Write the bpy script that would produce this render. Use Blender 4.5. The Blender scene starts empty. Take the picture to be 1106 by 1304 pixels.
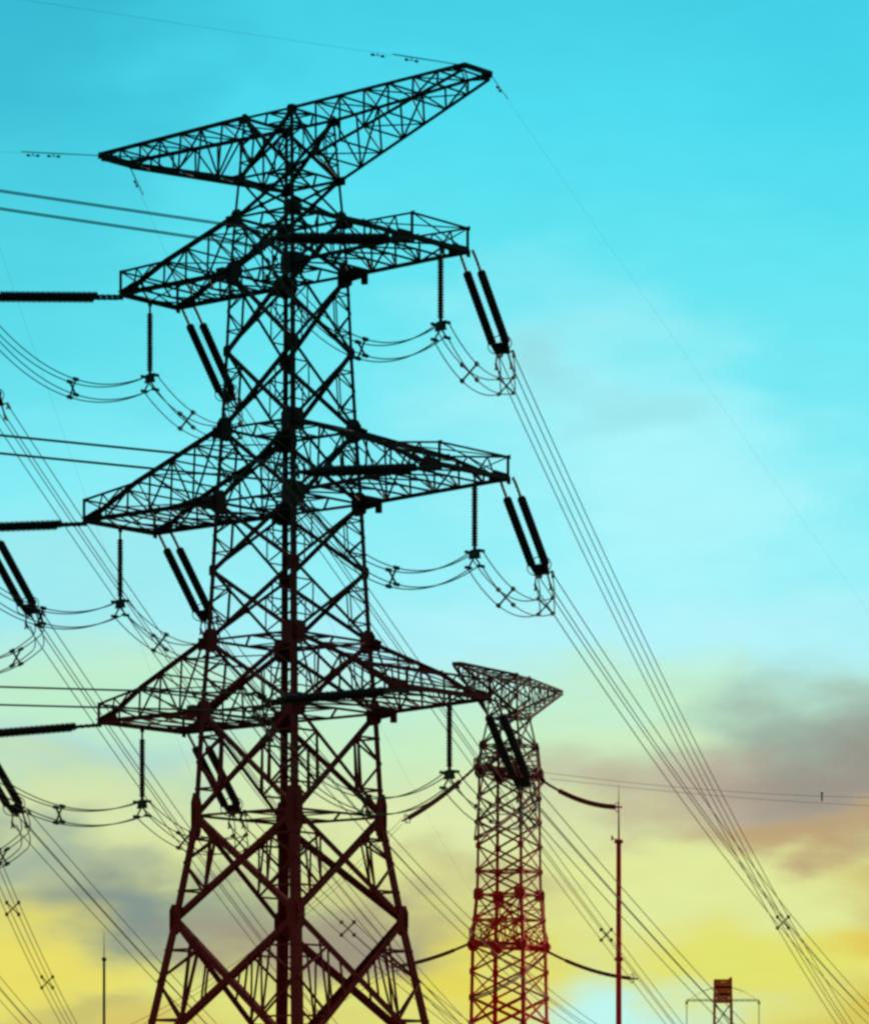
import bpy, math, random
from mathutils import Vector, Matrix, noise
random.seed(7)
R = math.radians
scene = bpy.context.scene
COL = scene.collection

# ------------------------------------------------------------------ camera
F, CX, YH, EYE = 5200.0, 553.0, 1500.0, 1.6      # focal length in photo pixels, centre column, horizon row, eye height
cam = bpy.data.cameras.new('camera')
cam.sensor_fit = 'HORIZONTAL'; cam.sensor_width = 36.0
cam.lens = F / 1106.0 * 36.0
cam.shift_y = (YH - 652.0) / 1106.0
cam.clip_start = 1.0; cam.clip_end = 20000.0
co = bpy.data.objects.new('camera', cam); COL.objects.link(co)
co.location = (0, 0, EYE); co.rotation_euler = (R(90), 0, 0)
scene.camera = co
scene.view_settings.view_transform = 'Standard'
scene.view_settings.look = 'None'
scene.view_settings.exposure = 0.0
scene.view_settings.gamma = 1.0
scene.cycles.filter_width = 2.9                    # the photograph is soft

# ------------------------------------------------------------------ sun and sky
SUN_AZ, SUN_EL = R(38), R(14)                      # behind the pylons, low on the right
sun = bpy.data.lights.new('sun', 'SUN'); sun.energy = 2.2; sun.angle = R(0.5); sun.color = (1.0, 0.80, 0.55)
so = bpy.data.objects.new('sun', sun); COL.objects.link(so)
sdir = Vector((math.sin(SUN_AZ) * math.cos(SUN_EL), math.cos(SUN_AZ) * math.cos(SUN_EL), math.sin(SUN_EL)))
so.rotation_euler = sdir.to_track_quat('Z', 'Y').to_euler()
so.location = (200, 200, 150)


def lin(c):
    out = []
    for v in c:
        v = v / 255.0
        out.append(v / 12.92 if v <= 0.04045 else ((v + 0.055) / 1.055) ** 2.4)
    return (*out, 1.0)


world = bpy.data.worlds.new('World'); scene.world = world; world.use_nodes = True
nt = world.node_tree; nt.nodes.clear()
N, LK = nt.nodes, nt.links


def node(t, **kw):
    n = N.new(t)
    for k, v in kw.items(): setattr(n, k, v)
    return n


def math_n(op, a, b=None, c=None):
    n = node('ShaderNodeMath', operation=op)
    for i, v in enumerate((a, b, c)):
        if v is None: continue
        if isinstance(v, (int, float)): n.inputs[i].default_value = v
        else: LK.new(v, n.inputs[i])
    return n.outputs[0]


def mix_n(fac, a, b, mode='MIX'):
    n = node('ShaderNodeMix', data_type='RGBA', blend_type=mode)
    for sock, v in ((n.inputs[0], fac), (n.inputs[6], a), (n.inputs[7], b)):
        if isinstance(v, (int, float, tuple)): sock.default_value = v
        else: LK.new(v, sock)
    return n.outputs[2]


tc = node('ShaderNodeTexCoord')
sep = node('ShaderNodeSeparateXYZ'); LK.new(tc.outputs['Generated'], sep.inputs[0])
X_, Y_, Z_ = sep.outputs
hyp = math_n('SQRT', math_n('ADD', math_n('MULTIPLY', X_, X_), math_n('MULTIPLY', Y_, Y_)))
AZ = math_n('ARCTAN2', X_, Y_)                     # azimuth of the sky direction
EL = math_n('DIVIDE', Z_, math_n('MAXIMUM', hyp, 0.001))
comb = node('ShaderNodeCombineXYZ'); LK.new(AZ, comb.inputs[0]); LK.new(EL, comb.inputs[1])
nz = node('ShaderNodeTexNoise'); nz.inputs['Scale'].default_value = 26; nz.inputs['Detail'].default_value = 8; nz.inputs['Roughness'].default_value = .48
mp = node('ShaderNodeMapping'); mp.inputs['Scale'].default_value = (1, 2.2, 1); LK.new(comb.outputs[0], mp.inputs[0])
LK.new(mp.outputs[0], nz.inputs['Vector'])
vs = node('ShaderNodeVectorMath', operation='SUBTRACT'); LK.new(nz.outputs['Color'], vs.inputs[0]); vs.inputs[1].default_value = (.5, .5, .5)
vm = node('ShaderNodeVectorMath', operation='MULTIPLY'); LK.new(vs.outputs[0], vm.inputs[0]); vm.inputs[1].default_value = (.082, .036, 0)
va = node('ShaderNodeVectorMath', operation='ADD'); LK.new(comb.outputs[0], va.inputs[0]); LK.new(vm.outputs[0], va.inputs[1])
WARP = va.outputs[0]
sepw = node('ShaderNodeSeparateXYZ'); LK.new(WARP, sepw.inputs[0])
EW = math_n('ADD', math_n('MULTIPLY', EL, 0.6), math_n('MULTIPLY', sepw.outputs[1], 0.4))
ramp = node('ShaderNodeValToRGB'); LK.new(math_n('DIVIDE', EW, 0.30), ramp.inputs[0])
stops = [(1500, (214, 200, 130)), (1330, (222, 220, 120)), (1230, (222, 226, 132)), (1110, (224, 230, 152)), (1030, (216, 231, 176)),
         (950, (200, 238, 196)), (885, (190, 239, 220)), (835, (178, 241, 246)), (740, (152, 240, 248)), (600, (132, 236, 246)),
         (450, (112, 232, 243)), (300, (96, 227, 241)), (150, (80, 220, 240)), (0, (70, 208, 230))]
els = ramp.color_ramp.elements
while len(els) > 1: els.remove(els[-1])
for i, (py, c) in enumerate(stops):
    pos = (YH - py) / F / 0.30
    e = els[0] if i == 0 else els.new(pos)
    e.position = pos; e.color = lin(c)
sky = ramp.outputs[0]
# cloud banks and clear patches: centre azimuth / elevation and extent of each, written as photo pixels of angle
clouds = [(-20, 40, 420, 430, (50, 180, 206), .75), (0, 330, 420, 300, (74, 208, 226), .55), (1090, 60, 300, 260, (66, 210, 232), .5),
          (720, 490, 300, 190, (166, 241, 248), .8), (860, 650, 300, 200, (176, 247, 252), .85), (840, 800, 400, 70, (182, 244, 250), .8), (690, 455, 110, 70, (150, 216, 224), .55),
          (790, 540, 130, 60, (150, 222, 228), .45), (90, 740, 300, 130, (160, 232, 236), .7), (60, 850, 330, 80, (186, 236, 214), .75),
          (140, 965, 250, 60, (172, 214, 214), .8), (60, 1020, 220, 40, (222, 232, 172), .7), (100, 900, 170, 50, (200, 238, 190), .6), (820, 880, 200, 70, (202, 240, 196), .6),
          (1090, 930, 350, 110, (156, 182, 168), .92), (1000, 1010, 430, 85, (184, 168, 150), .95), (1140, 975, 270, 115, (150, 146, 136), .92), (800, 940, 120, 40, (214, 236, 190), .5),
          (1030, 1058, 300, 42, (188, 156, 112), .8), (1120, 1120, 180, 60, (204, 186, 112), .75), (1000, 1220, 230, 80, (230, 226, 104), .8), (860, 1130, 240, 75, (226, 236, 158), .9), (940, 1230, 150, 50, (224, 228, 112), .6), (1090, 1185, 150, 45, (226, 196, 78), .75),
          (130, 905, 330, 70, (190, 238, 206), .8), (110, 1000, 300, 50, (196, 222, 178), .6), (190, 1150, 330, 85, (128, 146, 142), .95), (420, 1195, 260, 70, (152, 140, 128), .9), (30, 1085, 200, 55, (150, 172, 160), .8), (620, 1120, 160, 60, (176, 170, 130), .55),
          (20, 1220, 250, 90, (234, 222, 102), .92), (80, 1310, 420, 55, (216, 196, 104), .85), (120, 1270, 90, 30, (190, 180, 110), .6), (590, 1250, 170, 80, (230, 216, 84), .85),
          (790, 1285, 175, 85, (192, 246, 238), 1.0), (1130, 1310, 170, 70, (212, 190, 70), .8), (540, 1040, 160, 60, (224, 236, 176), .7), (330, 1075, 160, 45, (206, 226, 170), .6)]
for (px, py, rx, ry, c, st) in clouds:
    s1 = node('ShaderNodeVectorMath', operation='SUBTRACT'); LK.new(WARP, s1.inputs[0]); s1.inputs[1].default_value = ((px - CX) / F, (YH - py) / F, 0)
    s2 = node('ShaderNodeVectorMath', operation='MULTIPLY'); LK.new(s1.outputs[0], s2.inputs[0]); s2.inputs[1].default_value = (F / rx, F / ry, 0)
    s3 = node('ShaderNodeVectorMath', operation='LENGTH'); LK.new(s2.outputs[0], s3.inputs[0])
    mr = node('ShaderNodeMapRange', interpolation_type='SMOOTHSTEP'); LK.new(s3.outputs['Value'], mr.inputs[0])
    mr.inputs[1].default_value = 1.05; mr.inputs[2].default_value = 0.12; mr.inputs[3].default_value = 0; mr.inputs[4].default_value = st
    sky = mix_n(mr.outputs[0], sky, lin(c))
# fine cloud texture, stronger near the horizon
nz2 = node('ShaderNodeTexNoise'); nz2.inputs['Scale'].default_value = 60; nz2.inputs['Detail'].default_value = 7; nz2.inputs['Roughness'].default_value = .55
mp2 = node('ShaderNodeMapping'); mp2.inputs['Scale'].default_value = (1, 3.0, 1); LK.new(comb.outputs[0], mp2.inputs[0]); LK.new(mp2.outputs[0], nz2.inputs['Vector'])
mr2 = node('ShaderNodeMapRange'); LK.new(nz2.outputs[0], mr2.inputs[0])
mr2.inputs[1].default_value = .3; mr2.inputs[2].default_value = .7; mr2.inputs[3].default_value = .98; mr2.inputs[4].default_value = 1.015
cmb = node('ShaderNodeCombineColor')
for i in range(3): LK.new(mr2.outputs[0], cmb.inputs[i])
sky = mix_n(1.0, sky, cmb.outputs[0], 'MULTIPLY')
# physical sky for the rest of the dome (lights the steel, never in the picture)
nish = node('ShaderNodeTexSky', sky_type='NISHITA'); nish.sun_disc = False; nish.sun_elevation = SUN_EL; nish.sun_rotation = SUN_AZ
up = node('ShaderNodeMapRange', interpolation_type='SMOOTHSTEP'); LK.new(EL, up.inputs[0]); up.inputs[1].default_value = .34; up.inputs[2].default_value = .6
nsc = node('ShaderNodeVectorMath', operation='SCALE'); LK.new(nish.outputs[0], nsc.inputs[0]); nsc.inputs['Scale'].default_value = 0.08
sky = mix_n(up.outputs[0], sky, nsc.outputs[0])
bg = node('ShaderNodeBackground'); LK.new(sky, bg.inputs[0]); bg.inputs[1].default_value = 1.0
ow = node('ShaderNodeOutputWorld'); LK.new(bg.outputs[0], ow.inputs[0])


# ------------------------------------------------------------------ materials
def mat(name, c1, c2=None, scale=3.0, rough=.65, metal=0.0, low=None, zlo=0, zhi=1, spec=.3):
    m = bpy.data.materials.new(name); m.use_nodes = True
    t = m.node_tree; b = t.nodes['Principled BSDF']
    b.inputs['Roughness'].default_value = rough; b.inputs['Metallic'].default_value = metal
    b.inputs['Specular IOR Level'].default_value = spec
    geo = t.nodes.new('ShaderNodeNewGeometry')
    n = t.nodes.new('ShaderNodeTexNoise'); n.inputs['Scale'].default_value = scale; n.inputs['Detail'].default_value = 6
    t.links.new(geo.outputs['Position'], n.inputs['Vector'])
    mx = t.nodes.new('ShaderNodeMix'); mx.data_type = 'RGBA'
    t.links.new(n.outputs[0], mx.inputs[0]); mx.inputs[6].default_value = (*c1, 1); mx.inputs[7].default_value = (*(c2 or c1), 1)
    out = mx.outputs[2]
    if low:                                        # painted light: warm cast put into the base colour, fading with height
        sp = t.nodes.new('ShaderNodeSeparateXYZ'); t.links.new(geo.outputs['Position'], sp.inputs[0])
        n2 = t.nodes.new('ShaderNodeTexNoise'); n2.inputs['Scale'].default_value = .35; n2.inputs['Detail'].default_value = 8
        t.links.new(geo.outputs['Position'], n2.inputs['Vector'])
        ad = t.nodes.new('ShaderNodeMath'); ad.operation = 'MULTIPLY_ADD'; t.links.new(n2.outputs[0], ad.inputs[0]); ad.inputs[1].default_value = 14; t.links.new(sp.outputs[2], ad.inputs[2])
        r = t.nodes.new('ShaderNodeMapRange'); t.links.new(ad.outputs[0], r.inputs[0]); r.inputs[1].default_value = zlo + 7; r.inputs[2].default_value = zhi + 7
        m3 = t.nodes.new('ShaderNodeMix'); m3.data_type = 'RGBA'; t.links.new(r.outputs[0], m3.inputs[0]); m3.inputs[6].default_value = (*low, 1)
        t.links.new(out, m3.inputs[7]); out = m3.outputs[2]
    t.links.new(out, b.inputs['Base Color'])
    bp = t.nodes.new('ShaderNodeBump'); bp.inputs['Strength'].default_value = .25; bp.inputs['Distance'].default_value = .01
    t.links.new(n.outputs[0], bp.inputs['Height']); t.links.new(bp.outputs[0], b.inputs['Normal'])
    return m


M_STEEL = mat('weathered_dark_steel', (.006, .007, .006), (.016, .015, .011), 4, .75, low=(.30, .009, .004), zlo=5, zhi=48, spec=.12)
M_RED = mat('red_tinted_steel', (.10, .018, .008), (.16, .026, .010), 2, .7, low=(.95, .006, .003), zlo=29, zhi=58, spec=.12)  # red glow of the lower part is painted into the steel colour
M_ORANGE = mat('orange_red_steel', (.95, .055, .010), (.95, .12, .02), 3, .7, spec=.12)
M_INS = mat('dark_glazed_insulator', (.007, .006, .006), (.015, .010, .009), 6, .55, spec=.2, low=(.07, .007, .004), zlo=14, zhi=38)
M_INSRED = mat('brown_glazed_insulator', (.28, .016, .007), (.36, .035, .012), 6, .5, spec=.2)
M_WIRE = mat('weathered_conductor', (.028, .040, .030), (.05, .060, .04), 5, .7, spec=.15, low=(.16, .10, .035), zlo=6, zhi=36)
M_WIREB = mat('brown_conductor', (.12, .07, .025), (.18, .10, .04), 5, .7, spec=.15)
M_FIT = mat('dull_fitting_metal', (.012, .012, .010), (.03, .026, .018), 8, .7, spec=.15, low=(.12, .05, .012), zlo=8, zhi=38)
M_GROUND = mat('dry_grass_and_gravel', (.045, .05, .018), (.13, .105, .06), .6, .95)
M_CONC = mat('concrete', (.22, .21, .19), (.32, .30, .27), 2, .9)
M_YELLOWSTEEL = mat('faded_ochre_steel', (.55, .36, .08), (.65, .45, .12), 2, .8)


# ------------------------------------------------------------------ mesh helper
class MB:
    def __init__(s): s.v = []; s.f = []; s.sm = []

    def prism(s, p, q, ring, caps=True, smooth=False):
        p, q = Vector(p), Vector(q); n = len(ring); b = len(s.v)
        for o in (p, q):
            for r in ring: s.v.append(o + r)
        for i in range(n):
            j = (i + 1) % n
            s.f.append((b + i, b + j, b + n + j, b + n + i)); s.sm.append(smooth)
        if caps:
            s.f.append(tuple(b + i for i in range(n))[::-1]); s.sm.append(False)
            s.f.append(tuple(b + n + i for i in range(n))); s.sm.append(False)

    def basis(s, d, ref=None):
        d = d.normalized()
        r = Vector(ref) if ref is not None else (Vector((0, 0, 1)) if abs(d.z) < .9 else Vector((1, 0, 0)))
        a = r - d * r.dot(d)
        if a.length < 1e-4: a = d.orthogonal()
        a.normalize(); return a, d.cross(a).normalized()

    def angle(s, p, q, w, e1, e2, t=None):
        """an L-section bar whose heel runs p to q and whose legs point along e1 and e2"""
        p, q = Vector(p), Vector(q); d = (q - p).normalized(); t = t or w * .14
        a = Vector(e1) - d * Vector(e1).dot(d); a.normalize()
        b = Vector(e2) - d * Vector(e2).dot(d); b = b - a * b.dot(a); b.normalize()
        s.prism(p, q, [Vector((0, 0, 0)), a * w, a * w + b * t, a * t + b * t, a * t + b * w, b * w])

    def bar(s, p, q, w, h=None, ref=None):
        p, q = Vector(p), Vector(q)
        if (q - p).length < 1e-4: return
        a, b = s.basis(q - p, ref); h = h or w
        s.prism(p, q, [a * w / 2 + b * h / 2, -a * w / 2 + b * h / 2, -a * w / 2 - b * h / 2, a * w / 2 - b * h / 2])

    def lbar(s, p, q, w, ref):
        """an L-section brace lying against the face whose normal is ref"""
        p, q = Vector(p), Vector(q); a, b = s.basis(q - p, ref)
        s.angle(p - b * w / 2, q - b * w / 2, w, b, -a)

    def tube(s, pts, r, n=6):
        pts = [Vector(p) for p in pts]; b0 = len(s.v); m = len(pts)
        rs = r if isinstance(r, (list, tuple)) else [r] * m
        for i, p in enumerate(pts):
            d = (pts[min(i + 1, m - 1)] - pts[max(i - 1, 0)])
            a, b = s.basis(d)
            for k in range(n):
                th = 2 * math.pi * k / n
                s.v.append(p + a * math.cos(th) * rs[i] + b * math.sin(th) * rs[i])
        for i in range(m - 1):
            for k in range(n):
                j = (k + 1) % n
                s.f.append((b0 + i * n + k, b0 + i * n + j, b0 + (i + 1) * n + j, b0 + (i + 1) * n + k)); s.sm.append(True)
        s.f.append(tuple(b0 + k for k in range(n))[::-1]); s.sm.append(False)
        s.f.append(tuple(b0 + (m - 1) * n + k for k in range(n))); s.sm.append(False)

    def plate(s, c, normal, pts2, th, updir=(0, 0, 1)):
        c = Vector(c); nrm = Vector(normal).normalized(); a, b = s.basis(nrm, updir)
        # a = up in the plate, b = across
        ring = [b * x + a * y for x, y in pts2]
        s.prism(c - nrm * th / 2, c + nrm * th / 2, ring)

    def ring(s, c, normal, R_, r, n=20):
        c = Vector(c); a, b = s.basis(Vector(normal))
        pts = [c + a * math.cos(2 * math.pi * k / n) * R_ + b * math.sin(2 * math.pi * k / n) * R_ for k in range(n + 1)]
        s.tube(pts, r, 5)

    def build(s, name, m, parent=None, loc=None):
        me = bpy.data.meshes.new(name); me.from_pydata([tuple(v) for v in s.v], [], s.f); me.update()
        me.polygons.foreach_set('use_smooth', s.sm)
        me.materials.append(m)
        o = bpy.data.objects.new(name, me); COL.objects.link(o)
        if parent: o.parent = parent
        if loc is not None: o.location = loc
        return o


def tag(o, label=None, cat=None, group=None, kind=None):
    if label: o['label'] = label
    if cat: o['category'] = cat
    if group: o['group'] = group
    if kind: o['kind'] = kind
    return o


def empty(name, loc=(0, 0, 0), rz=0.0):
    o = bpy.data.objects.new(name, None); COL.objects.link(o)
    o.location = loc; o.rotation_euler = (0, 0, rz); o.empty_display_size = .5
    return o


def copy_tree(o, parent=None):
    c = o.copy(); COL.objects.link(c); c.parent = parent
    for ch in list(o.children): copy_tree(ch, c)
    return c


def at(px, py, Y): return Vector(((px - CX) * Y / F, Y, (YH - py) * Y / F + EYE))


# ------------------------------------------------------------------ ground (below the frame)
g = MB(); n = 48
for j in range(n + 1):
    for i in range(n + 1):
        x = -1 + 2 * i / n; y = -1 + 2 * j / n
        x = 3500 * (abs(x) ** 2.2) * (1 if x > 0 else -1); y = 300 + 3500 * (abs(y) ** 2.2) * (1 if y > 0 else -1)
        g.v.append(Vector((x, y, 0)))
for j in range(n):
    for i in range(n):
        a = j * (n + 1) + i; g.f.append((a, a + 1, a + n + 2, a + n + 1)); g.sm.append(True)
tag(g.build('ground', M_GROUND), kind='structure')


# ------------------------------------------------------------------ lattice pylon
FS = [(-1, -1), (1, -1), (1, 1), (-1, 1)]


def make_pylon(name, m, lev, panels, rings, arms, peak, gus=1.0, lw=1.0, fine=True, fitting=True):
    """lev: list (z, half side) top to bottom. arms: (z_top, z_bot, L, frame height). peak: (z_top, z_bot, L, half width)"""
    root = empty(name)

    def A(z):
        for (z0, a0), (z1, a1) in zip(lev, lev[1:]):
            if z <= z0 and z >= z1: return a0 + (a1 - a0) * (z0 - z) / (z0 - z1)
        return lev[-1][1] if z < lev[-1][0] else lev[0][1]

    def P(c, z): a = A(z); return Vector((c[0] * a, c[1] * a, z))
    H = lev[0][0]; zt0 = lev[10][0] if fitting else -1

    def LW(z): return lw * (.15 + .36 * (1 - z / H) ** .95 + (.12 if z < zt0 else 0))
    # --- four legs, each with its gusset plates and foot
    nodes = sorted({z for p in panels for z in p} | set(rings), reverse=True)
    big = {round(a[0], 2) for a in arms} | {round(a[1], 2) for a in arms}
    for c in FS:
        b = MB()
        for (z0, _), (z1, _) in zip(lev, lev[1:]):
            w = LW((z0 + z1) / 2)
            b.angle(P(c, z1), P(c, z0), w, (-c[0], 0, 0), (0, -c[1], 0), w * .22)
        for z in nodes:
            if z < 1: continue
            s = gus * (1.28 if round(z, 2) in big else .66) * (1.0 if z > 20 else 1.15)
            if z > 59.5 * H / 69: s *= .72
            if any(abs(z - r) < .05 for r in rings) and z < 26: s *= 1.25
            hx, hy = .50 * s, .56 * s
            if fitting and abs(z - lev[10][0]) < .05: hx, hy = .46, 1.45
            elif fitting and z < 22: hx, hy = .5, .95
            for ax in (0, 1):
                nr = (0, 1, 0) if ax == 0 else (1, 0, 0)
                sg = -c[0] if ax == 0 else -c[1]
                p = P(c, z)
                off = Vector((sg * hx * .55, c[1] * .03, 0)) if ax == 0 else Vector((c[0] * .03, sg * hx * .55, 0))
                b.plate(p + off, nr, [(-hx, -hy * .7), (-hx * .5, -hy), (hx * .55, -hy), (hx, -hy * .4), (hx, hy * .5), (hx * .5, hy), (-hx * .6, hy), (-hx, hy * .6)], .03)
        if c == (1, -1) or c == (-1, 1):           # step bolts
            z = 2.5
            while z < H - 1:
                p = P(c, z); b.bar(p, p + Vector((c[0] * .2, 0, 0)), .035); z += .45
        leg = b.build('leg', m, root)
        f = MB(); p = P(c, 0)
        f.prism(p + Vector((0, 0, -1.0)), p + Vector((0, 0, .45)), [Vector((x * .7, y * .7, 0)) for x, y in ((1, 1), (-1, 1), (-1, -1), (1, -1))])
        f.build('footing', M_CONC, leg)
    # --- bracing, one lattice per face
    for k in range(4):
        c0, c1 = FS[k], FS[(k + 1) % 4]
        nrm = Vector(((c0[0] + c1[0]) / 2, (c0[1] + c1[1]) / 2, 0))
        b = MB()
        for (zt, zb) in panels:
            tl, tr, bl, br = P(c0, zt), P(c1, zt), P(c0, zb), P(c1, zb)
            h = zt - zb
            w = lw * (.125 + .022 * h + (.10 if zt < 26 else 0)) * (1 if H > 60 else .8)
            b.lbar(tl, br, w, nrm); b.lbar(tr + nrm * -.06, bl + nrm * -.06, w, nrm)
            # crossing point
            wt, wb = (tr - tl).length, (br - bl).length; t = wt / (wt + wb)
            O = tl + (br - tl) * t
            b.plate(O, nrm, [(-.2, -.2), (.2, -.2), (.2, .2), (-.2, .2)], .05)
            if h > 3.2 and fine:
                r = .08 * lw if h < 6 else .125 * lw
                for (T, B) in ((tl, bl), (tr, br)):
                    Mm = T + (B - T) * t
                    q1, q2 = T + (O - T) * .5, B + (O - B) * .5
                    q1b, q2b = T + (O - T) * .5, B + (O - B) * .5
                    b.bar(Mm, q1, r); b.bar(Mm, q2, r)
                    L1 = T + (B - T) * t * .5; L2 = B + (T - B) * (1 - t) * .5
                    b.bar(L1, q1, r); b.bar(L2, q2, r); b.bar(q1, q2, r * .8)
                if h > 6:                           # verticals hung from the diagonals
                    for e, (x0, x1) in ((0, (tl, br)), (1, (tr, bl))):
                        for fr in ((.72,) if zt > 20 else (.30, .72)):
                            q = x0 + (x1 - x0) * fr
                            o = (tr, bl) if e == 0 else (tl, br)
                            # meet the other diagonal straight below / above
                            dd = o[1] - o[0]
                            ax = 0 if abs(nrm.y) > .5 else 1
                            if abs(dd[ax]) > .1:
                                s_ = (q[ax] - o[0][ax]) / dd[ax]
                                if 0 < s_ < 1: b.bar(q, o[0] + dd * s_, r * .85)
        for z in rings:
            w = .16 * lw if z > 24 else .24 * lw
            b.lbar(P(c0, z), P(c1, z), w, nrm)
        b.build('face_bracing', m, root)
    # --- horizontal diaphragms
    for z in rings:
        b = MB(); a = A(z); mid = [Vector((0, -a, z)), Vector((a, 0, z)), Vector((0, a, z)), Vector((-a, 0, z))]
        for i in range(4): b.bar(mid[i], mid[(i + 1) % 4], .12 * lw)
        b.bar(mid[0], mid[2], .08); b.bar(mid[1], mid[3], .08)
        b.build('diaphragm', m, root)
    # --- conductor arms
    tips = []
    for (zt, zb, L0, fh, rise, wt_) in arms:
        ab, at_, w_ = A(zb), A(zt), (wt_ or A(zb))
        for sg in (1, -1):
            L = L0 + (.3 if rise and sg > 0 else 0); zT = zb + (rise if sg > 0 else 0)
            b = MB(); Y = (0, 1, 0); cw = .23 * lw; tw = .098 * lw
            nS = max(5, int(round((L - ab) / 2.0)))
            bot, top, frm = {}, {}, {}
            for v in (-1, 1):
                B0 = Vector((sg * ab, v * ab, zb)); B1 = Vector((sg * L, v * w_, zT))
                T0 = Vector((sg * at_, v * at_, zt)); T1 = Vector((sg * (L - 1.1), v * w_, zT + .25))
                K = T0 + (T1 - T0) * .66 + Vector((0, 0, .12 * (zt - zb) * .5))
                FT = Vector((sg * L, v * w_, zT + fh))
                b.lbar(B0, B1, cw * 1.15, Y)
                b.lbar(T0, K, cw * 1.1, Y); b.lbar(K, T1, cw * 1.1, Y); b.lbar(T1, B1, cw * 1.3, Y)
                b.lbar(K, FT, tw * 1.3, Y); b.lbar(FT, B1, tw * 1.3, Y)
                bs = [B0 + (B1 - B0) * (i / nS) for i in range(nS + 1)]
                ts = []
                for p in bs:                        # point of the top chord above each station
                    u = abs(p.x)
                    if u <= abs(K.x): q = T0 + (K - T0) * max(0, (u - abs(T0.x)) / (abs(K.x) - abs(T0.x)))
                    elif u <= abs(T1.x): q = K + (T1 - K) * ((u - abs(K.x)) / (abs(T1.x) - abs(K.x)))
                    else: q = T1 + (B1 - T1) * ((u - abs(T1.x)) / (L - abs(T1.x)))
                    ts.append(q)
                fs = [K + (FT - K) * t for t in (0, .33, .66, 1)]
                bot[v], top[v], frm[v] = bs, ts, fs
                for i in range(1, nS):
                    b.bar(bs[i], ts[i], tw)
                for i in range(nS - 1):
                    if i % 2 == 0: b.bar(ts[i], bs[i + 1], tw)
                    else: b.bar(bs[i], ts[i + 1], tw)
                    
                for i in range(1, 4):
                    b.bar(fs[i], T1 if i < 3 else B1, tw * .8)
                    if i < 3: b.bar(fs[i], K + (T1 - K) * (i / 3), tw * .8)
                # gussets at the tip and root
                b.plate(B1 - Vector((sg * .6, 0, -.06)), Y, [(-sg * x, y) for x, y in ((-.6, -.22), (.9, -.22), (1.0, .2), (.5, .62), (-.6, .24))], .04)
                b.plate(B0 + Vector((sg * .45, 0, 0)), Y, [(-.7, -.42 * gus), (.9, -.26), (.9, .24), (-.1, .52 * gus), (-.7, .5)], .04)
                b.plate(T0 + Vector((sg * .3, 0, -.1)), Y, [(-.4, -.5 * gus), (.4, -.46), (.55, .1), (.1, .30), (-.4, .3)], .04)
                b.plate(K, Y, [(-.24, -.16), (.24, -.16), (.2, .16), (-.2, .16)], .04)
                b.plate(FT, Y, [(-.15, -.15), (.15, -.15), (.15, .12), (-.15, .12)], .04)
            for i in range(nS + 1):                 # bottom plane and top plane
                w2 = cw * 1.25 if i == nS else tw * 1.15
                b.bar(bot[-1][i], bot[1][i], w2)
                if i < nS:
                    mB = (bot[-1][i + 1] + bot[1][i + 1]) / 2
                    b.bar(bot[-1][i], mB, tw); b.bar(bot[1][i], mB, tw)
                if 0 < i < nS:
                    b.bar(top[-1][i], top[1][i], tw)
                    if i % 2: b.bar(top[-1][i], top[1][i - 1], tw * .8)
                    else: b.bar(top[1][i], top[-1][i - 1], tw * .8)
                    if fine and i < nS - 1: b.bar(top[-1][i], bot[1][i], tw * .7)
            for i in (0, 3):
                b.bar(frm[-1][i], frm[1][i], tw * 1.1)
            b.bar(frm[-1][3], bot[1][nS], tw * .7); b.bar(frm[-1][0], frm[1][3], tw * .7); b.bar(frm[1][3], (bot[-1][nS] + bot[1][nS]) / 2, tw * .7)
            arm = b.build('cross_arm', m, root)
            for v in (-1, 0, 1):                    # hanger plates where insulators are shackled on
                h = MB(); h.plate((sg * L, v * w_, zT - .14), (1, 0, 0), [(-.16, -.2), (.16, -.2), (.2, .16), (-.2, .16)], .05)
                h.build('hanger_plate', m, arm)
        if fitting:
            h = MB(); p = Vector((ab, ab, zb))
            h.bar(p, p + Vector((1.15, .25, 0)), .12); h.bar(p + Vector((1.1, .25, .05)), p + Vector((1.1, .25, -.62)), .34, .3)
            h.build('corner_bracket', m, root)
    # --- peak arms with the earth wire tips
    zt, zb, L, w_, pr, pl = peak; at_, ab = A(zt), A(zb)
    for sg in (1, -1):
        pz = pr if sg > 0 else pl
        b = MB(); Y = (0, 1, 0); cw = .215 * lw; tw = .095 * lw; nS = 7
        bot, top = {}, {}
        for v in (-1, 1):
            T0 = Vector((sg * at_, v * at_, zt)); B0 = Vector((sg * ab, v * ab, zb))
            T1 = Vector((sg * L, v * w_, zt + pz)); B1 = Vector((sg * (L - .1), v * w_, zt + pz - .32))
            b.lbar(T0, T1, cw, Y); b.lbar(B0, B1, cw, Y)
            ts = [T0 + (T1 - T0) * (i / nS) for i in range(nS + 1)]; bs = [B0 + (B1 - B0) * (i / nS) for i in range(nS + 1)]
            bot[v], top[v] = bs, ts
            for i in range(nS):
                if i: b.bar(ts[i], bs[i], tw)
                b.bar(*((ts[i], bs[i + 1]) if i % 2 == 0 else (bs[i], ts[i + 1])), tw)
            b.plate(T1 - Vector((sg * .3, 0, .05)), Y, [(-.5, -.2), (.4, -.2), (.4, .16), (-.5, .16)], .05)
            b.plate(T0, Y, [(-.42, -.36), (.42, -.36), (.42, .14), (-.42, .14)], .04)
            b.plate(B0, Y, [(-.42, -.3), (.42, -.3), (.42, .26), (-.42, .26)], .04)
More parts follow.
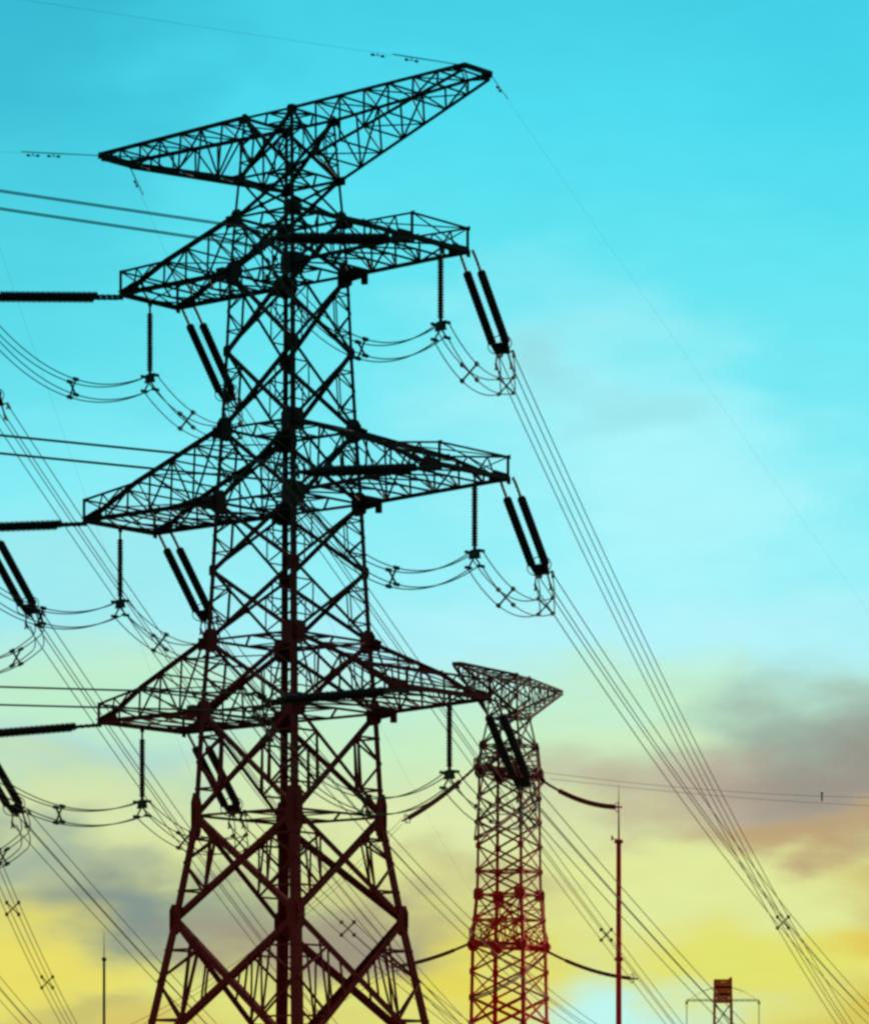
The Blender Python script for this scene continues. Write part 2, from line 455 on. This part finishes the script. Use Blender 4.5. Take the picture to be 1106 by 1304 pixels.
        for i in range(nS + 1):
            b.bar(top[-1][i], top[1][i], tw if i < nS else cw * 1.2); b.bar(bot[-1][i], bot[1][i], tw)
            if i:
                b.bar(top[-1][i] if i % 2 else top[1][i], top[1][i - 1] if i % 2 else top[-1][i - 1], tw * .8)
                b.bar(bot[-1][i] if i % 2 else bot[1][i], bot[1][i - 1] if i % 2 else bot[-1][i - 1], tw * .8)
        b.build('earth_wire_arm', m, root)
    # ring round the top of the body
    return root


# ---- main pylon: levels measured on its legs; 20 photo pixels to the metre at 260 m
D, TH = 260.0, R(39.6)
XC = (368 - CX) * D / F


def zpx(y): return (YH - y) / 20.0 + EYE


LEV = [(zpx(y), h / 28.2) for y, h in ((152, 58), (229, 65), (279, 70), (350, 76), (449, 81), (548, 87), (641, 94), (728, 99), (817, 105), (908, 113), (1040, 121), (1172, 148), (1350, 189.5))]
LEV.append((0.0, LEV[-1][1] + 42 / 28.2))
PY = [152, 229, 279, 350, 449, 548, 641, 728, 817, 908, 1040, 1172, 1350]
PAN = [(zpx(a), zpx(b)) for a, b in zip(PY, PY[1:])] + [(zpx(1350), 0.0)]
RNG = [zpx(y) for y in (152, 229, 279, 350, 548, 641, 817, 908, 1040)]
ARMS = [(zpx(279), zpx(350), 12.2, 1.45, .15, 0), (zpx(548), zpx(641), 14.9, 1.35, .35, 0), (zpx(817), zpx(908), 12.9, 1.15, .3, 0)]
PEAK = (zpx(152), zpx(229), 15.4, 1.35, .55, -.05)
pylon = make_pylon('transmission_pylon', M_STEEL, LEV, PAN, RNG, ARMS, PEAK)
pylon.location = (XC, D, 0); pylon.rotation_euler = (0, 0, -TH)
tag(pylon, 'tall black steel lattice pylon with three double arms, largest in the photo', 'pylon', 'lattice pylons')

# ---- its twin on the parallel line, outside the frame on the left (only its insulators and wires reach in)
D3 = D / .94
pylon3 = copy_tree(pylon); pylon3.location = ((-265 - CX) * D3 / F, D3, 0)
tag(pylon3, 'black lattice pylon just beyond the left edge, carrying the insulators cut by the frame', 'pylon', 'lattice pylons')


def W(u, v, z, which=0):
    c, s = math.cos(TH), math.sin(TH)
    o = pylon.location if which == 0 else pylon3.location
    return Vector((o.x + u * c + v * s, o.y - u * s + v * c, z))


# ------------------------------------------------------------------ insulators
def shed_string(x0, x1, rad, m, parent, off=(0, 0, 0), axis='x', pitch=.17, n=12):
    b = MB(); cnt = max(4, int((x1 - x0) / pitch)); prof = []
    for i in range(cnt):
        x = x0 + (x1 - x0) * i / cnt; p = (x1 - x0) / cnt
        prof += [(x, rad * .62), (x + p * .25, rad * .68), (x + p * .42, rad * (1.0 if i % 2 else .9)), (x + p * .62, rad * .95), (x + p * .72, rad * .64)]
    prof.append((x1, rad * .35)); b0 = 0
    for (x, r) in prof:
        for k in range(n):
            th = 2 * math.pi * k / n; c, s = math.cos(th) * r, math.sin(th) * r
            p = Vector((x, c, s)) if axis == 'x' else Vector((c, s, -x))
            b.v.append(p + Vector(off))
    for i in range(len(prof) - 1):
        for k in range(n):
            j = (k + 1) % n; q = (i * n + k, i * n + j, (i + 1) * n + j, (i + 1) * n + k)
            b.f.append(q if axis != 'x' else q[::-1]); b.sm.append(False)
    return b.build('insulator_string', m, parent)


def make_tension():
    r = empty('tension_insulator')
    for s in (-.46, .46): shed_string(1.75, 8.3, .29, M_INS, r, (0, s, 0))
    for s in (-.46, .46):
        b = MB(); b.bar((-.2, s * .9, 0), (.5, s, 0), .14); b.bar((.5, s, 0), (1.8, s, 0), .13)
        for x in (.25, .6, 1.0, 1.4): b.bar((x - .07, s * .97, 0), (x + .07, s * .97, 0), .19, .12)
        b.build('shackle_link', M_FIT, r)
    y = MB()
    y.plate((8.9, 0, 0), (0, 0, 1), [(-.62, -.55), (.62, -.55), (.5, .45), (-.5, .45)], .1, (1, 0, 0))
    for s in (-.46, .46): y.bar((8.25, s, 0), (8.6, s, 0), .2)
    for sy in (-.5, .5):
        for sz in (-.5, .5):
            y.bar((9.2, sy * .7, 0), (9.75, sy, sz), .09); y.bar((9.7, sy, sz), (10.3, sy, sz), .13)
            y.bar((9.85, sy, sz), (9.85, sy, sz - .4), .08)
    y.bar((9.2, 0, -.4), (9.2, 0, .4), .12)
    y.build('yoke_plate', M_FIT, r)
    g_ = MB(); g_.ring((8.5, 0, 0), (1, 0, 0), .78, .035); g_.bar((8.5, 0, -.78), (8.5, 0, .78), .04)
    g_.build('grading_ring', M_FIT, r)
    return r


def make_suspension():
    r = empty('suspension_insulator')
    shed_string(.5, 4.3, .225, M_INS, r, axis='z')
    b = MB(); b.bar((0, 0, 0), (0, 0, -.55), .1); b.build('shackle_link', M_FIT, r)
    b = MB(); b.bar((0, 0, -4.25), (0, 0, -4.6), .16); b.build('shackle_link', M_FIT, r)
    y = MB()
    y.plate((0, 0, -4.75), (0, 1, 0), [(-.45, -.3), (.45, -.3), (.3, .28), (-.3, .28)], .1)
    for sx in (-.5, .5):
        for z in (-4.6, -5.55):
            y.bar((0, 0, -4.9), (sx, 0, z), .08); y.bar((sx, -.28, z), (sx, .28, z), .17)
    y.build('yoke_plate', M_FIT, r)
    return r


def orient(o, p, d):
    d = Vector(d).normalized(); y = Vector((0, 0, 1)).cross(d).normalized(); z = d.cross(y)
    m = Matrix((d, y, z)).transposed().to_4x4(); m.translation = p
    o.location = p; o.rotation_euler = m.to_euler()


used = {}


def place(kind, maker, p, d=None, rz=None, label='', group='', cat='insulator'):
    if kind not in used: used[kind] = o = maker()
    else: o = copy_tree(used[kind])
    if d is not None: orient(o, p, d)
    else: o.location = p; o.rotation_euler = (0, 0, rz)
    tag(o, label, cat, group); return o


# ------------------------------------------------------------------ conductor bundles
def span(P0, P1, sag, n):
    out = []
    for i in range(n + 1):
        t = i / n; p = P0.lerp(P1, t); p.z -= 4 * sag * t * (1 - t); out.append(p)
    return out


def curl(pts, top):
    """bend the last stretch of a jumper up into the clamps of its insulator string"""
    a = pts[-1]; d = (pts[-1] - pts[-2]).normalized() * .9; out = list(pts)
    for i in range(1, 9):
        t = i / 8; c1 = a + d; out.append(a * (1 - t) ** 2 + c1 * 2 * t * (1 - t) + top * t * t)
    return out


def make_bundle(name, pts, s, rad, mw, ms, spacers, label, group, cat, nw=4, sp=1.0, hs=1.0):
    root = empty(name, pts[0]); o0 = Vector(pts[0])
    d = (pts[-1] - pts[0]); side = Vector((d.y, -d.x, 0)).normalized() * hs
    offs = [(-1, -1), (1, -1), (1, 1), (-1, 1)] if nw == 4 else [(0, 1), (0, -1)]
    for (a, b_) in offs:
        b = MB(); b.tube([p - o0 + side * a * s / 2 + Vector((0, 0, b_ * s / 2)) for p in pts], rad, 6)
        b.build('wire', mw, root)
    for t in spacers:
        i = min(len(pts) - 2, int(t * (len(pts) - 1))); p = pts[i].lerp(pts[i + 1], t * (len(pts) - 1) - i) - o0
        dd = (pts[i + 1] - pts[i]).normalized(); b = MB(); k = s / 2
        c = [p + side * a * k + Vector((0, 0, e * k)) for a, e in ((-1, -1), (1, -1), (1, 1), (-1, 1))]
        b.bar(c[0], c[2], .10 * sp, .09, dd); b.bar(c[1], c[3], .10 * sp, .09, dd)
        for q in c: b.bar(q - dd * .18, q + dd * .18, .20 * sp)
        b.build('spacer_clamp', ms, root)
    tag(root, label, cat, group); return root


REC = Vector((math.sin(R(17)), math.cos(R(17)), -.58)).normalized()      # spans dropping to the substation beyond
az = R(-112)
NM = {0: 'upper', 1: 'middle', 2: 'lower'}
rec_end = {}; left_end = {}; sus_bot = {}
for k, (zt, zb0, L0, fh, rise, _) in enumerate(ARMS):
    w_ = LEV[[3, 6, 9][k]][1]
    drop = (.075, .095, .12)[k]
    LD = Vector((math.sin(az), math.cos(az), -drop)).normalized()
    for sg in (1, -1):
        L, zb = (L0 + .3, zb0 + rise) if sg > 0 else (L0, zb0)
        sd = 'right' if sg > 0 else 'left'
        p = W(sg * L + (.9 if sg < 0 else -.1), w_, zb - .08)
        place('t', make_tension, p, REC, label=f'double insulator string slanting down from the {NM[k]} {sd} arm tip of the black pylon', group='slanting double insulator strings')
        rec_end[(k, sg)] = p + REC * 10.1
        p = W(sg * L, -w_, zb - .2)
        place('t', make_tension, p, LD, label=f'thick level double insulator string running left from the {NM[k]} {sd} arm tip', group='level double insulator strings')
        left_end[(k, sg)] = p + LD * 10.1
        p = W(sg * L, 0, zb - .3)
        place('s', make_suspension, p, rz=-TH, label=f'slim insulator hanging straight down from the {NM[k]} {sd} arm tip', group='hanging jumper insulators')
        sus_bot[(k, sg)] = p + Vector((0, 0, -5.05))
for k, (zt, zb, L, fh, rise, _) in enumerate(ARMS):        # the right side of the twin pylon
    p = W(L + .3, LEV[[3, 6, 9][k]][1], zb + rise - .3, 1)
    place('t', make_tension, p, REC, label=f'{("topmost", "middle", "lowest")[k]} of three slanting double insulator strings cut by the left edge', group='slanting double insulator strings')
    rec_end[(k, 3)] = p + REC * 10.1

# jumpers: two sagging lengths each, left string end > hanging insulator > slanting string end
S, RW = 1.0, .038
for k in range(3):
    for sg in (1, -1):
        sd = 'right' if sg > 0 else 'left'
        E1, Sb, E2 = left_end[(k, sg)] + Vector((0, 0, -.5)), sus_bot[(k, sg)], rec_end[(k, sg)] + Vector((0, 0, -1.6))
        sag1 = (3.4, 3.2, 3.4)[k] if sg > 0 else (2.6, 2.6, 2.2)[k]
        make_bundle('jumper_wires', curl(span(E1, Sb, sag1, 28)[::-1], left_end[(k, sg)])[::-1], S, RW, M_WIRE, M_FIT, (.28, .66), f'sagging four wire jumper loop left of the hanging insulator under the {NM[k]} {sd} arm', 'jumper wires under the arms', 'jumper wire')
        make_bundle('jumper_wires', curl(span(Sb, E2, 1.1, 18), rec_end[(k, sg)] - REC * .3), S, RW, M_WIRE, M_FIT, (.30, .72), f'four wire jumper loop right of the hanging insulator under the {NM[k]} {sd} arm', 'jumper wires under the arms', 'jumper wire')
for k in (1, 2):
    E2 = rec_end[(k, 3)] + Vector((0, 0, -1.6))
    make_bundle('jumper_wires', curl(span(E2 + Vector((-9, -8, 1.0)), E2, 2.6, 18), rec_end[(k, 3)] - REC * .3), S, RW, M_WIRE, M_FIT, (.6,), f'four wire jumper loop curling up to the {NM[k]} slanting string at the left edge', 'jumper wires under the arms', 'jumper wire')

# receding conductor bundles
G2 = 'conductor bundles running down to the right'


def rec(k, sg, px, Y1, sag, sp, label, mw=M_WIRE, zend=12.0, s=1.0):
    P0 = rec_end[(k, sg)] if not isinstance(k, Vector) else k
    P1 = Vector(((px - CX) * Y1 / F, Y1, zend + EYE))
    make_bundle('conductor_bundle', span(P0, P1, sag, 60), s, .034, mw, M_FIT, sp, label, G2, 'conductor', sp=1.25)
    return P1


ends = []
ends.append(rec(0, 1, 1110, 430, 3.0, (.655,), 'four wire bundle descending to the lower right from the upper right arm'))
ends.append(rec(1, 1, 1185, 460, 3.0, (), 'four wire bundle descending to the lower right from the middle right arm'))
ends.append(rec(2, 1, 960, 370, 0.3, (), 'four wire bundle descending past the round mast from the lower right arm'))
ends.append(rec(0, -1, 900, 440, 1.0, (.70,), 'four wire bundle from the upper left arm passing behind the big pylon to its right'))
ends.append(rec(1, -1, 830, 430, 4.0, (), 'four wire bundle from the middle left arm passing behind the big pylon'))
ends.append(rec(2, -1, 640, 400, 1.0, (.33,), 'four wire bundle from the lower left arm seen through the pylon legs'))
ends.append(rec(0, 3, 640, 440, 3.0, (), 'four wire bundle crossing the left arms from the topmost string at the left edge'))
ends.append(rec(1, 3, 450, 400, 1.0, (), 'four wire bundle running down right from the middle string at the left edge'))
ends.append(rec(2, 3, 300, 400, 0.2, (), 'four wire bundle running down right from the lowest string at the left edge'))
ends.append(rec(at(-95, 880, 285), 0, 118, 430, 2.0, (.42, .64), 'four wire bundle with two spacer crosses in the bottom left corner'))
ends.append(rec(at(-120, 1100, 330), 0, 90, 430, 1.0, (), 'lowest four wire bundle in the bottom left corner under the spacer crosses'))

# bundles leaving to the left, towards and past the camera
for k in range(3):
    for sg in (1, -1):
        P0 = left_end[(k, sg)]; rise = (.062, .038, -.010)[k]
        P1 = P0 + Vector((math.sin(az), math.cos(az), rise)) * 90
        make_bundle('conductor_bundle', span(P0, P1, .25, 30), 1.05, .036, M_WIRE, M_FIT, (.5,), f'level wire bundle leaving the left edge from the {NM[k]} {"right" if sg > 0 else "left"} arm string', 'conductor bundles leaving to the left', 'conductor', hs=.35)


# earth wires
def earth(P0, P1, sag, label, dampers=(), rad=.018, m=M_WIRE, n=50, head=None):
    pts = span(P0, P1, sag, n); o0 = pts[0]; root = empty('earth_wire', o0); b = MB(); b.tube([p - o0 for p in pts], rad, 5); b.build('wire', m, root)
    L = (P1 - P0).length
    for dd in dampers:
        t = dd / L; p = P0.lerp(P1, t) - o0; p.z -= 4 * sag * t * (1 - t); d = (P1 - P0).normalized(); c = MB()
        c.bar(p, p - Vector((0, 0, .16)), .06); q = p - Vector((0, 0, .16)); c.tube([q - d * .35, q + d * .35], .02, 5)
        for s_ in (-1, 1): c.tube([q + d * s_ * .22, q + d * s_ * .25, q + d * s_ * .42, q + d * s_ * .44], [.03, .085, .075, .03], 8)
        c.build('damper', M_FIT, root)
    if head:
        c = MB(); d = (P1 - P0).normalized(); c.tube([Vector((0, 0, 0)), d * head], rad * 5, 5)
        c.build('armour_rod', M_FIT, root)
    tag(root, label, 'wire', 'earth wires'); return root


zt = PEAK[0]
earth(W(15.4, 1.35, zt + .45), at(1330, 1079, 520), 1.0, 'hair thin earth wire curving down the sky from the right top tip', (1.9,), .005, head=4.2)
earth(W(15.4, -1.35, zt + .5), W(15.4, -1.35, zt + .5) + Vector((math.sin(az), math.cos(az), .045)) * 90, .3, 'thin earth wire with dampers leaving left from the right tip of the top arm', (3.4, 5.6), .006, head=4.6)
earth(W(-15.4, -1.35, zt - .1), W(-15.4, -1.35, zt - .1) + Vector((math.sin(az), math.cos(az), -.045)) * 90, .3, 'thin earth wire with dampers leaving left from the left tip of the top arm', (3.2, 4.6), .006, head=5.4)
earth(W(-15.4, 1.35, zt - .2), at(640, 1200, 470), 3.5, 'short thin earth wire dropping behind the tower from the left tip of the top arm', (2.2,), .007, head=4.6)
earth(W(15.4, 1.35, zt + .4, 1), at(330, 1180, 470), 3.0, 'very faint earth wire descending through the left sky behind the insulators', (), .006)

# ------------------------------------------------------------------ second pylon, red tinted, beyond to the right
D2 = 536.0; SC = F / D2
z2 = lambda y: (YH - y) / SC + EYE
LEV2 = [(z2(y), h / (SC * 1.34)) for y, h in ((863, 27), (915, 28), (950, 36), (985, 40), (1110, 42), (1140, 43), (1205, 49), (1304, 51))]
LEV2.append((0.0, 8.5 / 1.34))
PY2 = [863, 889, 915, 950, 985, 1016, 1047, 1078, 1110, 1140, 1172, 1205, 1238, 1271, 1304]
PAN2 = [(z2(a), z2(b)) for a, b in zip(PY2, PY2[1:])] + [(z2(1304), z2(1360)), (z2(1360), z2(1430)), (z2(1430), 0.0)]
ARMS2 = [(z2(950), z2(985), 9.6, 1.0, 0, .7), (z2(1140), z2(1205), 10.8, 1.6, 0, .8)]
LEV2 = sorted(LEV2, reverse=True)
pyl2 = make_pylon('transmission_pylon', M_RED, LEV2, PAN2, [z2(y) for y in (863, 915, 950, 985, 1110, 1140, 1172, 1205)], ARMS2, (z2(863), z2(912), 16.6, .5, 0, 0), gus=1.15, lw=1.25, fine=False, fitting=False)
X2 = (648 - CX) / SC
TH2 = R(90 - 25)
pyl2.location = (X2, D2, 0); pyl2.rotation_euler = (0, 0, TH2)
tag(pyl2, 'dark red lattice pylon standing farther away, right of the big black pylon', 'pylon', 'lattice pylons')


def W2(u, v, z):
    c, s = math.cos(TH2), math.sin(TH2); return Vector((X2 + u * c - v * s, D2 + u * s + v * c, z))


def drape_string(P0, P1, sag, label, rad=.36):
    """a heavy drooping insulator string of the red pylon: links, sheds along a curve, ring at the end"""
    pts = span(P0, P1, sag, 60); o0 = pts[0]; root = empty('drooping_insulator', o0)
    b = MB(); b.tube([p - o0 for p in pts[:13]], .17, 6)
    for i in (2, 5, 8): b.bar(pts[i] - o0, pts[i + 1] - o0, .34)
    b.build('shackle_link', M_INSRED, root)
    c = MB(); ps = [p - o0 for p in pts[12:56]]
    fine_ = []; rr = []
    for a, b_ in zip(ps, ps[1:]):
        for j in range(4): fine_.append(a.lerp(b_, j / 4)); rr.append(rad if j % 2 else rad * .55)
    c.tube(fine_, rr, 10); c.build('insulator_string', M_INSRED, root)
    e = MB(); d = (pts[-1] - pts[-3]); e.ring(pts[56] - o0, d, .62, .06, 16); e.bar(pts[55] - o0, pts[60] - o0, .22); e.bar(pts[57] - o0 + Vector((0, 0, .5)), pts[57] - o0 - Vector((0, 0, .6)), .12)
    e.build('grading_ring', M_INSRED, root)
    tag(root, label, 'insulator', 'drooping insulators of the red pylon'); return pts[-1]


za, zb_ = ARMS2[0][1], ARMS2[1][1]
LR = F / (D2 + 10)
e1 = drape_string(W2(9.6, -.7, za - .2), at(792, 1028, D2 + 4), .9, 'drooping red insulator string from the red pylon top arms to above the mast')
e2 = drape_string(W2(10.8, -.8, zb_ - .2), at(812, 1247, D2 + 4), .7, 'drooping red insulator string low on the right of the red pylon, passing the round mast', .28)
e3 = drape_string(W2(-9.6, .7, za - .2), at(512, 1046, D2 - 14), .5, 'dark red insulator string sloping down left from the top arms of the red pylon', .34)
e4 = drape_string(W2(-10.8, .8, zb_ - .2), at(500, 1232, D2 - 14), .4, 'dark red insulator string sloping down left behind the right leg of the black pylon', .26)
# jumper looping in front of the red pylon
make_bundle('jumper_wires', span(W2(-9.6, -.7, za - .3), at(604, 1068, D2 - 12), -.3, 14), .5, .07, M_INSRED, M_INSRED, (), 'dark red jumper hanging down the left side of the red pylon', 'red jumper cables', 'jumper wire', nw=2)
make_bundle('jumper_wires', span(at(604, 1068, D2 - 12), W2(9.6, -.7, za - .3), 1.0, 14), .3, .16, M_INSRED, M_INSRED, (), 'thick dark red jumper rising across the red pylon below its top arms', 'red jumper cables', 'jumper wire', nw=2)
make_bundle('jumper_wires', span(at(598, 1272, D2 - 12), W2(10.8, -.8, zb_ - .3), 1.0, 14), .3, .12, M_INSRED, M_INSRED, (), 'dark red jumper rising across the red pylon below its lower arms', 'red jumper cables', 'jumper wire', nw=2)
# its conductors
for (e, q, sg_, lb) in ((e3, at(120, 1330, 500), 3.0, 'thin wire pair running down left behind the black pylon from the red pylon'), (e4, at(150, 1420, 500), 1.0, 'lower thin wire pair running left behind the legs of the black pylon')):
    make_bundle('conductor_bundle', span(e, q, sg_, 30), .7, .03, M_WIREB, M_FIT, (), lb, 'thin wires of the red pylon', 'conductor', nw=2)


def marked(P0, P1, sag, label, marks, rad=.028):
    pts = span(P0, P1, sag, 40); o0 = pts[0]; root = empty('overhead_wire', o0); b = MB(); b.tube([p - o0 for p in pts], rad, 5); b.build('wire', M_WIREB, root)
    for t in marks:
        p = pts[int(t * 40)] - o0; c = MB(); c.bar(p + Vector((0, 0, .5)), p - Vector((0, 0, .7)), .22); c.bar(p + Vector((-.2, 0, .45)), p + Vector((.2, 0, .45)), .2); c.build('marker', M_INSRED, root)
    tag(root, label, 'wire', 'level brown wires at the right edge')


marked(at(694, 984, D2 + 9), at(1200, 1016, 600), 1.0, 'upper level brown wire from the red pylon with a small marker', (.69,))
marked(at(700, 992, D2 + 9), at(1200, 1030, 600), .6, 'lower level brown wire running from the red pylon to the right edge', ())


# ------------------------------------------------------------------ round masts
def mast(px, ytop, yrod, Y, r0, m, joints, label, side=True):
    sc = F / Y; zt_ = (YH - ytop) / sc + EYE; zr = (YH - yrod) / sc + EYE; x = (px - CX) / sc
    root = empty('lightning_mast', (x, Y, 0))
    b = MB(); b.tube([(0, 0, 0), (0, 0, zt_ * .5), (0, 0, zt_)], [r0 * 1.6, r0 * 1.2, r0], 14); b.build('pole', m, root)
    for jy in joints:
        z = (YH - jy) / sc + EYE; f = MB(); f.tube([(0, 0, z - .25), (0, 0, z - .12), (0, 0, z + .12), (0, 0, z + .25)], [r0 * 1.1, r0 * 1.9, r0 * 1.9, r0 * 1.1], 14); f.build('flange', m, root)
    t = MB(); t.tube([(0, 0, zt_ - .1), (0, 0, (zt_ + zr) / 2), (0, 0, zr)], [r0 * .42, r0 * .3, .02], 8); t.build('lightning_rod', m, root)
    f = MB(); f.tube([(0, 0, 0), (0, 0, .06), (0, 0, .3)], [r0 * 2.8, r0 * 2.8, r0 * 1.6], 14); f.build('base_flange', m, root)
    if side:
        s = MB(); s.bar((0, 0, zt_ + .1), (-.75, 0, zt_ + .28), .1); s.bar((-.75, 0, zt_ + .05), (-.75, 0, zt_ + .6), .2); s.build('side_lamp', m, root)
    tag(root, label, 'mast', 'slender round masts')


mast(787.5, 1071, 1000, 460, .27, M_RED, (1072, 1222), 'slender dark red round mast with a thin rod on top, right of the red pylon')
mast(132.5, 1222, 1185, 520, .16, mat('dark_brown_mast', (.03, .02, .012), (.05, .03, .02), 3, .7), (1222,), 'thin brown round mast low on the left side under the grey cloud', False)

# ------------------------------------------------------------------ small orange tower, far right
Y5 = 760.0; s5 = F / Y5; x5 = (920 - CX) / s5
z5 = lambda y: (YH - y) / s5 + EYE
t5 = empty('lattice_mast', (x5, Y5, 0)); hw = 13.5 / s5 * .86
for c in FS:
    b = MB(); b.angle((c[0] * hw * 1.25, c[1] * hw * 1.25, 0), (c[0] * hw, c[1] * hw, z5(1276)), .3, (-c[0], 0, 0), (0, -c[1], 0), .08)
    b.angle((c[0] * hw, c[1] * hw, z5(1276)), (c[0] * hw * .92, c[1] * hw * .92, z5(1245 if c[0] > 0 else 1249)), .36, (-c[0], 0, 0), (0, -c[1], 0), .1); b.build('leg', M_ORANGE, t5)
b = MB(); b2 = MB(); nseg = 7
for k in range(4):
    c0, c1 = FS[k], FS[(k + 1) % 4]; nr = Vector(((c0[0] + c1[0]) / 2, (c0[1] + c1[1]) / 2, 0))
    zz = [z5(y) for y in (1249, 1258, 1267, 1276)]
    for i, (a_, d_) in enumerate(zip(zz, zz[1:])):
        A0, B0, A1, B1 = (Vector((c[0] * hw * .96, c[1] * hw * .96, z)) for c, z in ((c0, a_), (c1, a_), (c0, d_), (c1, d_)))
        b.lbar(A0, B1, .26, nr); b.lbar(B0, A1, .26, nr); b.lbar(A0, B0, .34, nr); b.lbar(A1, B1, .4, nr)
        b.plate((A0 + B1) / 2, nr, [(-hw * .6, -.4), (hw * .6, -.4), (hw * .6, .3), (-hw * .6, .3)], .08)
    h = z5(1276) / nseg
    for i in range(nseg):
        f0, f1 = 1.25 - .25 * i / nseg, 1.25 - .25 * (i + 1) / nseg
        A0, B0 = (Vector((c[0] * hw * f0, c[1] * hw * f0, h * i)) for c in (c0, c1)); A1, B1 = (Vector((c[0] * hw * f1, c[1] * hw * f1, h * (i + 1))) for c in (c0, c1))
        b2.lbar(A0, B1, .12, nr); b2.lbar(B0, A1, .12, nr)
b.build('lattice_head', M_ORANGE, t5); b2.build('face_bracing', M_YELLOWSTEEL, t5)
bx = MB(); w5 = 46 / s5
for y_, z_ in ((-.5, 0), (.5, 0), (0, .7)): bx.bar((-w5, y_, z5(1275) + z_ * .4), (w5, y_, z5(1275) + z_ * .4), .12)
for i in range(12):
    a_, d_ = -w5 + 2 * w5 * i / 12, -w5 + 2 * w5 * (i + 1) / 12
    bx.bar((a_, -.5, z5(1275)), (d_, .5, z5(1275)), .08); bx.bar((a_, -.5, z5(1275)), ((a_ + d_) / 2, 0, z5(1275) + .28), .06)
bx.build('cross_beam', M_YELLOWSTEEL, t5)
for s_ in (-1, 1):
    h = MB(); h.bar((s_ * w5, 0, z5(1275) + .2), (s_ * w5, 0, z5(1340)), .16); h.bar((s_ * w5, 0, z5(1276)), (s_ * w5, 0, z5(1279)), .5); h.build('down_lead', M_YELLOWSTEEL, t5)
for s_ in (-1, 1):
    h = MB(); h.bar((s_ * hw, 0, z5(1258)), (s_ * (hw + 2.2), 0, z5(1263)), .14); h.bar((s_ * (hw + 2.2), 0, z5(1263)), (s_ * w5 * .9, 0, z5(1272)), .07); h.build('stay_arm', M_YELLOWSTEEL, t5)
tag(t5, 'small orange lattice tower head with a wide thin crossbeam at the bottom right', 'pylon')

# ------------------------------------------------------------------ substation gantries under the frame that take the spans down
ends = [Vector(e) for e in ends]
gm = empty('gantry', (0, 0, 0)); xs = [e.x for e in ends]; GY = 470.0
x0, x1 = min(xs) - 8, max(xs) + 8
b = MB(); nb = 60
for (y_, z_) in ((-1, 0), (1, 0), (-1, 1.2), (1, 1.2)): b.bar((x0, GY + y_, 10.5 + z_), (x1, GY + y_, 10.5 + z_), .16)
for i in range(nb):
    a_, d_ = x0 + (x1 - x0) * i / nb, x0 + (x1 - x0) * (i + 1) / nb
    for y_ in (-1, 1): b.bar((a_, GY + y_, 10.5), (d_, GY + y_, 11.7), .08)
    b.bar((a_, GY - 1, 11.7), (d_, GY + 1, 11.7), .08)
b.build('beam', M_YELLOWSTEEL, gm)
for i in range(6):
    x = x0 + (x1 - x0) * i / 5; c = MB()
    for s_ in (-1, 1): c.bar((x, GY + s_ * 3, 0), (x, GY + s_ * .9, 10.4), .4)
    for j in range(5):
        z = j * 2.1; k1 = 3 - 2.1 * z / 10.4; k2 = 3 - 2.1 * (z + 2.1) / 10.4
        c.bar((x, GY - k1, z), (x, GY + k2, z + 2.1), .12); c.bar((x, GY + k1, z), (x, GY - k2, z + 2.1), .12)
    c.build('column', M_YELLOWSTEEL, gm)
tag(gm, 'long low steel gantry of the substation below the bottom edge of the picture', 'gantry')
